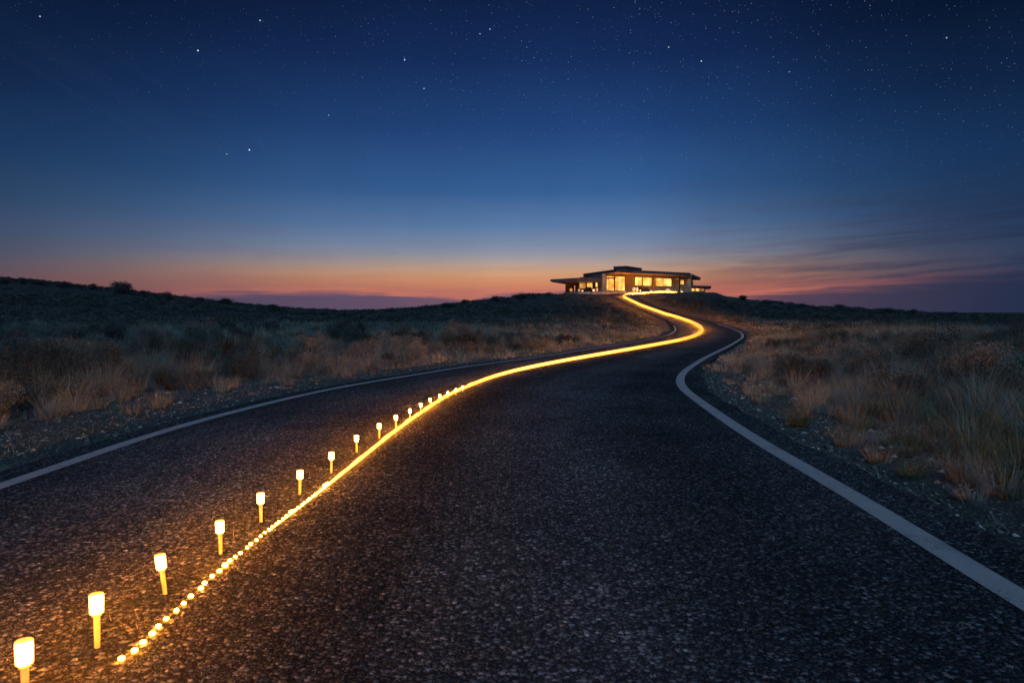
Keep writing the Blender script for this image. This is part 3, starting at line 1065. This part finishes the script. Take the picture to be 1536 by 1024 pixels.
# added lights hidden in the eaves to wash the walls
def added_downlight(x, y, z):
    '''an added emitter inside a dark ring, so that only the wall below sees it'''
    n_ = 14; mb = MB()
    for k in range(n_):
        a0, a1 = 2 * math.pi * k / n_, 2 * math.pi * (k + 1) / n_
        c0, s0, c1, s1 = math.cos(a0), math.sin(a0), math.cos(a1), math.sin(a1)
        mb.prism([(x + .115 * c0, y + .115 * s0), (x + .115 * c1, y + .115 * s1), (x + .10 * c1, y + .10 * s1), (x + .10 * c0, y + .10 * s0)], z - .075, z - .001)
    h = mb.build('added_downlight', M['frame'], house, OR)
    l_ = MB().lathe([(.09, -.022), (.09, -.003)], 12, (x, y, z)).build('lens', M['spot'], None, OR)
    l_.parent = h


M['spot'] = glow('added_downlight_glow', (1, .50, .17), 150)
for t_ in np.linspace(.06, .97, 8):
    p = W0 * (1 - t_) + W1 * t_ + np.array([.45, -.85]) * .75
    added_downlight(p[0], p[1], RZ - .02)
# left wing with its own flat roof
def gp(u, Yd): return np.array([ray(u, 475)[0] * Yd, Yd])
LA, LB = gp(825.3, 115.5), gp(866, 114.5)
z_l0 = CAMH + ray(866, 421.4)[1] * 114.5; z_l1 = CAMH + ray(866, 416.6)[1] * 114.5
LC = W0 + np.array([-.05, .3]); LD = W3 + np.array([-.1, 3.])
wing = MB().prism([LA, LB, LC + np.array([0, -.9]), LC, LD, gp(828.5, 119)], z_l0 + .02, [z_l1 - .2, z_l1, z_l1 + .05, z_l1 + .05, z_l1 + .05, z_l1 - .2]).build('wing_roof', M['roof'], house, OR)
MB().prism([gp(829, 116), gp(866.3, 115), LC + np.array([-.2, 0]), LD + np.array([-.2, 0]), gp(831, 119)], z_l0 - .03, z_l0 + .018).build('soffit', M['soffit'], house, OR)
VA, VB = gp(848, 121.5), gp(898, 118.6)
w1 = opening(VA, VB, 868.2, 424, 878.6, 433.3); w2 = opening(VA, VB, 879.6, 423.8, 888.7, 433.3); w3 = opening(VA, VB, 892.6, 423.4, 897.2, 430.5)
w0 = opening(VA, VB, 860, 423.2, 862.6, 437.8)
wall(VA, VB, HB - .3, z_l0 - .03, [w0, w1, w2, w3])
window(VA, VB, w1, pane='pane_dim'); window(VA, VB, w2, pane='pane'); window(VA, VB, w3, pane='pane')
MB().slab(gp(862.9, 118.0), gp(867.8, 117.8), HB, z_l0 - .035, 0, .5).build('pillar', M['frame'], house, OR)
MB().slab(gp(889.0, 118.0), gp(892.3, 117.9), HB, z_l0 - .035, 0, .35).build('pillar', M['frame'], house, OR)
MB().slab(gp(847.9, 119.2), gp(851.0, 119.0), HB, z_l0 - .035, 0, 2.0).build('pillar', M['wall'], house, OR)
for u in (853, 871, 884):
    p = gp(u, 116.6)
    added_downlight(p[0], p[1], z_l0 - .03)
# right low wing
RA_, RB_ = gp(1035.5, 128.5), gp(1066.3, 130.5)
zr0 = CAMH + ray(1050, 431.6)[1] * 129.5; zr1 = CAMH + ray(1050, 428.4)[1] * 129.5
MB().prism([RA_, RB_, gp(1064, 137), gp(1038, 137)], zr0 + .02, zr1).build('wing_roof', M['roof'], house, OR)
UA, UB = gp(1035.9, 129.5), gp(1057.5, 130.8)
v1 = opening(UA, UB, 1036.4, 431.9, 1042.2, 437.2); v2 = opening(UA, UB, 1042.8, 431.9, 1049.6, 437.2); v3 = opening(UA, UB, 1050.2, 431.9, 1056.6, 437.2)
v1, v2, v3 = [(a, b, c, zr0 - .06) for a, b, c, d_ in (v1, v2, v3)]
wall(UA, UB, HB - .3, zr0 + .01, [v1, v2, v3], th=.25)
window(UA, UB, v1); window(UA, UB, v2); window(UA, UB, v3, pane='pane_dim')
# terrace in front of the house
MB().prism([gp(845, 118.3), gp(868, 114.2), gp(905, 113.4), gp(915, 114.3), gp(975, 116.2), gp(1034, 121.5), gp(1040, 127), gp(860, 124)], HB - .4, HB + .03).build('terrace', M['slab'], house, OR)


# ------------------------------------------------------------------ things on the terrace
def item(u, Yd): p = gp(u, Yd); return (float(p[0]), float(p[1]), HB + .03)


def lantern(u, Yd, r, h, label, hot=False, cat='lantern'):
    root = empty('terrace_lantern', item(u, Yd))
    MB().lathe([(r * .55, 0), (r * .62, .03), (r * .62, .07), (r * .5, .09)], 14).build('base', M['pot'], root)
    pr = [(r * math.sin(math.pi * (k + .6) / 9.2), .09 + h * (1 - math.cos(math.pi * (k + .6) / 9.2)) / 2) for k in range(9)]
    MB().lathe(pr, 16).build('shade', M['orbhot' if hot else 'orb'], root)
    tag(root, label, cat)
    return root


lantern(856.5, 117.2, .27, .62, 'round amber lantern before the left wall of the house wing')
lantern(868.3, 116.2, .24, .42, 'low round amber lantern beside the dark pillar of the wing')
lantern(873.5, 116.3, .16, .26, 'small white glowing globe between pillar and dark sofa', True, 'globe light')
lantern(890.3, 116.0, .20, .45, 'bright globe left of the big corner window', True, 'globe light')
lantern(895.3, 115.8, .20, .62, 'taller amber lantern next to the corner of the house')
lantern(950.6, 116.4, .33, .78, 'large round wicker lantern under the window nearest the big corner window')
lantern(960.2, 116.6, .12, .35, 'small upright lantern just right of the tall flame light', True)
lantern(976.2, 117.6, .14, .30, 'small bright globe between the two wide windows', True, 'globe light')
lantern(985.2, 118.0, .12, .16, 'tiny globe on the terrace left of the potted plant', True, 'globe light')
lantern(1000.7, 118.6, .17, .24, 'bright ball light in front of the wide wicker lantern', True, 'globe light')
lantern(1001.5, 120.2, .46, .70, 'wide wicker lantern under the second wide window')
lantern(1006.4, 119.0, .17, .24, 'last bright ball light at the right of the terrace row', True, 'globe light')
fl = empty('flame_light', item(955.6, 116.0))
MB().lathe([(.13, 0), (.15, .05), (.10, .12)], 12).build('bowl', M['pot'], fl)
MB().lathe([(.08, .12), (.15, .25), (.14, .45), (.09, .68), (.03, .86)], 12).build('flame', M['orbhot'], fl)
tag(fl, 'tall bright flame light under the first wide window', 'fire light')
# sofas: seat, back, arms
def sofa(u0, u1, Yd, label, ht=.8):
    A = gp(u0, Yd); B = gp(u1, Yd + .3); root = empty('terrace_sofa', (float(A[0]), float(A[1]), HB + .03))
    o = (A[0], A[1], HB + .03)
    d = (B - A) / np.linalg.norm(B - A)
    MB().slab(A, B, HB + .12, HB + .45, 0, .8).build('seat', M['dark'], root, o)
    MB().slab(A, B, HB + .453, HB + ht, .55, .8).build('backrest', M['dark'], root, o)
    for q in (A - d * .2, B):
        MB().slab(q, q + d * .2, HB + .06, HB + .62, -.02, .82).build('armrest', M['dark'], root, o)
    tag(root, label, 'sofa')
sofa(880.5, 889.0, 117.2, 'dark sofa on the terrace under the left wing window', .95)
sofa(957.5, 974.5, 117.9, 'long dark bench sofa below the first wide window', .92)
# potted plant; its pot glows in place of light from the globes
pp = empty('potted_plant', item(991.5, 118.0))
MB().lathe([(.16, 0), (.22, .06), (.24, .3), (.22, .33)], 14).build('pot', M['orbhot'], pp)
V, Q, cc = blades(*[rg.normal(0, .06, 50) for _ in range(2)], np.full(50, .3), .35 + .35 * rg.random(50), np.full(50, .05), rg.random(50) * 6.28, .2 + .6 * rg.random(50), .3 * rg.random(50), np.tile(STRAW, (50, 1)))
link('leaves', np_mesh('leaves', V, Q, col=cc), M['grass'], pp)
tag(pp, 'potted spiky plant glowing among the lights on the terrace', 'potted plant')
# sprays of leaf in front of the recess
ft = empty('torch_plant', item(1022.4, 120.6))
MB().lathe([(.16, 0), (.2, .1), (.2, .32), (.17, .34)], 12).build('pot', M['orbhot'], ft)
V, Q, cc = blades(*[rg.normal(0, .05, 30) for _ in range(2)], np.full(30, .3), .4 + .3 * rg.random(30), np.full(30, .07), rg.random(30) * 6.28, .2 + .4 * rg.random(30), .3 * rg.random(30), np.tile(RUST, (30, 1)))
link('leaves', np_mesh('leaves', V, Q, col=cc), M['grass'], ft)
tag(ft, 'small lit planter beside the dark recess at the right of the house', 'planter')

# ------------------------------------------------------------------ sky, stars, added fill light
w = bpy.data.worlds.new("World"); sc.world = w; w.use_nodes = True
nt = w.node_tree; nt.nodes.clear(); g = NG(nt)
out = nt.nodes.new('ShaderNodeOutputWorld'); bg = nt.nodes.new('ShaderNodeBackground'); nt.links.new(bg.outputs[0], out.inputs[0])
tc = nt.nodes.new('ShaderNodeTexCoord')
nrmv = g.n('ShaderNodeVectorMath', operation='NORMALIZE'); nt.links.new(tc.outputs['Generated'], nrmv.inputs[0]); D = nrmv.outputs[0]
sx = g.n('ShaderNodeSeparateXYZ'); nt.links.new(D, sx.inputs[0])
az = g.m('ARCTAN2', sx.outputs[0], sx.outputs[1])
el = g.m('ARCSINE', sx.outputs[2])


def E(v, u=768): return math.atan((475 - v) / F * math.cos(math.atan((u - 768) / F)))
def A_(u): return math.atan((u - 768) / F)
elmax = R(30)
fe = g.m('DIVIDE', g.m('MAXIMUM', el, 0.0), elmax)


def eramp(st, u=768): return g.ramp(fe, sorted([(max(0, E(v, u)) / elmax, lin(*c)) for v, c in st]))
mid = eramp([(-60, (8, 22, 55)), (0, (11, 30, 68)), (100, (18, 43, 92)), (200, (30, 66, 124)), (290, (53, 94, 150)), (340, (88, 122, 168)), (368, (122, 140, 168)), (384, (150, 150, 162)), (398, (184, 158, 144)), (412, (208, 155, 114)), (426, (208, 134, 97)), (438, (188, 114, 98)), (452, (166, 98, 100)), (470, (150, 90, 104))])
lef = eramp([(-60, (6, 18, 42)), (0, (9, 26, 56)), (120, (15, 36, 72)), (220, (25, 52, 92)), (300, (42, 68, 102)), (350, (60, 78, 108)), (385, (74, 80, 102)), (405, (84, 78, 94)), (420, (88, 74, 86)), (440, (84, 68, 84)), (470, (70, 60, 85))], 60)
rig = eramp([(-60, (4, 15, 38)), (0, (6, 20, 45)), (120, (12, 34, 68)), (220, (20, 48, 88)), (300, (29, 54, 90)), (350, (40, 60, 92)), (385, (50, 62, 90)), (405, (56, 62, 88)), (420, (58, 58, 84)), (440, (54, 54, 82)), (470, (46, 50, 80))], 1470)
azn = g.mr(az, R(-90), R(90), 0, 1, 'LINEAR')
def ap(u): return (A_(u) + math.pi / 2) / math.pi
wl = g.ramp(azn, [(ap(-300), 1), (ap(0), .98), (ap(200), .80), (ap(420), .45), (ap(600), .15), (ap(760), 0)])
wr = g.ramp(azn, [(ap(860), 0), (ap(960), .06), (ap(1100), .38), (ap(1250), .74), (ap(1400), .93), (ap(1536), 1)])
col = g.mix(wl, mid, lef); col = g.mix(wr, col, rig)
# richer orange low at the middle right
hot = g.m('MULTIPLY', g.ramp(azn, [(ap(700), .2), (ap(1060), 1), (ap(1160), .9), (ap(1330), 0)]), g.ramp(fe, [(0, 1), (E(440) / elmax, 1), (E(415) / elmax, .35), (E(395) / elmax, 0)]))
col = g.mix(g.m('MULTIPLY', hot, .3), col, lin(222, 105, 70))
# stretched cloud coordinates
cm = g.n('ShaderNodeCombineXYZ')
nt.links.new(g.m('MULTIPLY', az, 2.6), cm.inputs[0]); nt.links.new(g.m('MULTIPLY', g.m('SUBTRACT', el, g.m('MULTIPLY', g.m('MAXIMUM', az, 0), .045)), 42.0), cm.inputs[1])
cn = g.noise(cm.outputs[0], 1.6, 6, .62, .4)
cm2 = g.n('ShaderNodeCombineXYZ'); nt.links.new(g.m('MULTIPLY', az, 8.0), cm2.inputs[0]); nt.links.new(g.m('MULTIPLY', el, 130.0), cm2.inputs[1]); cm2.inputs[2].default_value = 3.7
cn2 = g.noise(cm2.outputs[0], 1.3, 5, .6, .5)
# streaks above the bank
band = g.ramp(fe, [(0, 1), (E(430) / elmax, 1), (E(400) / elmax, .95), (E(350) / elmax, .7), (E(300) / elmax, .2), (E(250) / elmax, 0)])
side = g.ramp(azn, [(ap(0), .15), (ap(300), .2), (ap(700), .12), (ap(950), .12), (ap(1120), .6), (ap(1300), 1.0), (ap(1536), 1.0)])
streak = g.m('MULTIPLY', g.m('MULTIPLY', g.mr(cn, .40, .68), band), side)
ccol = g.ramp(azn, [(ap(0), lin(66, 62, 84)), (ap(300), lin(96, 78, 104)), (ap(600), lin(120, 84, 104)), (ap(900), lin(140, 96, 104)), (ap(1100), lin(92, 70, 88)), (ap(1300), lin(48, 55, 82)), (ap(1536), lin(30, 44, 76))])
col = g.mix(g.m('MULTIPLY', streak, .8), col, ccol)
# the low bank of cloud: its upper edge climbs to the right
rowmap = [(-200, 452), (200, 446), (300, 441), (420, 438), (560, 440), (640, 446), (700, 449), (780, 438), (860, 436), (960, 446), (1080, 446), (1150, 440), (1253, 431), (1341, 424), (1441, 414), (1526, 407), (1700, 396)]
thr = g.ramp(azn, [(ap(u), E(v, u) * 5) for u, v in rowmap])
edge = g.m('SUBTRACT', g.m('ADD', g.m('MULTIPLY', thr, .2), g.m('MULTIPLY', g.m('SUBTRACT', cn2, .5), .022)), el)
soft = g.ramp(azn, [(ap(200), .6), (ap(600), .3), (ap(1150), .4), (ap(1400), 1)])
bank = g.mr(edge, g.m('MULTIPLY', soft, -.009), g.m('MULTIPLY', soft, .016))
rimmask = g.m('MULTIPLY', g.m('MULTIPLY', g.mr(edge, -.010, -.001), g.m('SUBTRACT', 1.0, bank)), g.ramp(azn, [(ap(350), .25), (ap(560), .7), (ap(800), .5), (ap(1100), .8), (ap(1300), .45), (ap(1420), .1), (ap(1536), 0)]))
col = g.mix(g.m('MULTIPLY', rimmask, .7), col, lin(214, 118, 92))
bcol = g.ramp(azn, [(ap(0), lin(64, 58, 78)), (ap(300), lin(76, 68, 92)), (ap(560), lin(90, 76, 102)), (ap(760), lin(116, 88, 106)), (ap(1060), lin(118, 78, 88)), (ap(1180), lin(82, 64, 84)), (ap(1320), lin(58, 56, 80)), (ap(1536), lin(36, 46, 74))])
bfade = g.ramp(azn, [(ap(-100), 0), (ap(150), .5), (ap(330), .95), (ap(900), .9), (ap(1536), .95)])
col = g.mix(g.m('MULTIPLY', bank, bfade), col, bcol)
# faint high veil at the left
cm3 = g.n('ShaderNodeCombineXYZ'); nt.links.new(g.m('ADD', g.m('MULTIPLY', az, 2.0), g.m('MULTIPLY', el, 3.5)), cm3.inputs[0]); nt.links.new(g.m('ADD', g.m('MULTIPLY', el, 14.0), g.m('MULTIPLY', az, 7.0)), cm3.inputs[1]); cm3.inputs[2].default_value = 9.0
veil = g.m('MULTIPLY', g.mr(g.noise(cm3.outputs[0], 1.5, 5, .6, .3), .5, .75), g.m('MULTIPLY', g.ramp(azn, [(ap(0), .5), (ap(500), .2), (ap(800), .05)]), g.ramp(fe, [(.2, 0), (.45, 1), (.7, 0)])))
col = g.mix(g.m('MULTIPLY', veil, .35), col, lin(60, 72, 110))
# uneven air
gn = g.noise(D, 3.0, 4, .6)
col = g.mix(1, col, g.ramp(gn, [(.3, .93), (.7, 1.07)]), 'MULTIPLY')
hsv = g.n('ShaderNodeHueSaturation'); nt.links.new(col, hsv.inputs['Color']); hsv.inputs['Saturation'].default_value = .97; hsv.inputs['Value'].default_value = 1.0
col = hsv.outputs[0]
col = g.mix(g.ramp(fe, [(0, 0), (E(350) / elmax, 0), (E(280) / elmax, 1)]), col, g.mix(1, col, (.86, 1.0, .98), 'MULTIPLY'))
# stars
def stars(scale, rad_, lo, power, amt):
    vo = g.n('ShaderNodeTexVoronoi'); nt.links.new(D, vo.inputs['Vector']); vo.inputs['Scale'].default_value = scale
    s_ = g.n('ShaderNodeSeparateXYZ'); nt.links.new(vo.outputs['Color'], s_.inputs[0])
    b_ = g.m('POWER', s_.outputs[0], power)
    core = g.mr(vo.outputs['Distance'], rad_ * scale, rad_ * scale * .3)
    return g.m('MULTIPLY', g.m('MULTIPLY', core, b_), amt), s_.outputs[1]
fade = g.ramp(fe, [(0, 0), (E(390) / elmax, 0), (E(300) / elmax, .3), (E(200) / elmax, .65), (E(100) / elmax, .9), (1, 1)])
dens = g.ramp(azn, [(ap(0), .25), (ap(350), .4), (ap(700), .8), (ap(900), 1), (ap(1400), 1), (ap(1536), .9)])
s1, h1 = stars(300, .00043, 0, 3, .85); s2, h2 = stars(150, .00048, 0, 4, .9); s3, h3 = stars(70, .0005, 0, 6, 1.2)
stot = g.m('MULTIPLY', g.m('MULTIPLY', g.m('ADD', g.m('ADD', s1, s2), s3), fade), dens)
for (u, v, b_) in ((297, 76, 1.3), (607, 90, 1.3), (374, 225, 1.6), (1052, 92, .9), (390, 31, .9), (60, 25, .7), (636, 133, .7), (735, 44, .7), (720, 51, .5), (340, 231, .35), (493, 173, .4), (1003, 71, .6), (1420, 57, .6), (1184, 108, .4)):
    a, b2 = ray(u, v); L = math.sqrt(a * a + 1 + b2 * b2)
    ds = g.n('ShaderNodeVectorMath', operation='DISTANCE'); nt.links.new(D, ds.inputs[0]); ds.inputs[1].default_value = (a / L, 1 / L, b2 / L)
    stot = g.m('ADD', stot, g.m('MULTIPLY', g.mr(ds.outputs['Value'], .0011, .0003), b_))
scol = g.ramp(h1, [(0, (.55, .72, 1)), (.7, (.8, .88, 1)), (1, (1, .95, .9))])
ad = g.n('ShaderNodeVectorMath', operation='MULTIPLY_ADD'); nt.links.new(scol, ad.inputs[0]); nt.links.new(stot, ad.inputs[1]); nt.links.new(col, ad.inputs[2])
nt.links.new(ad.outputs[0], bg.inputs['Color']); bg.inputs['Strength'].default_value = 1.0
w.cycles.sampling_method = 'MANUAL'; w.cycles.sample_map_resolution = 1024

# soft blue fill added from behind the viewer to lift the dark ground
sun = bpy.data.lights.new('blue_fill', 'SUN'); so = bpy.data.objects.new('blue_fill', sun); C.objects.link(so)
sun.energy = 1.7; sun.angle = R(40); sun.color = (.30, .585, 1.0)
so.rotation_euler = (R(46), 0, R(3))

# ------------------------------------------------------------------ render settings
sc.view_settings.view_transform = 'Standard'; sc.view_settings.look = 'None'
sc.view_settings.exposure = 0; sc.view_settings.gamma = 1
sc.cycles.use_denoising = True
sc.cycles.max_bounces = 5
sc.cycles.diffuse_bounces = 3
sc.cycles.sample_clamp_indirect = 4
sc.cycles.caustics_reflective = False; sc.cycles.caustics_refractive = False
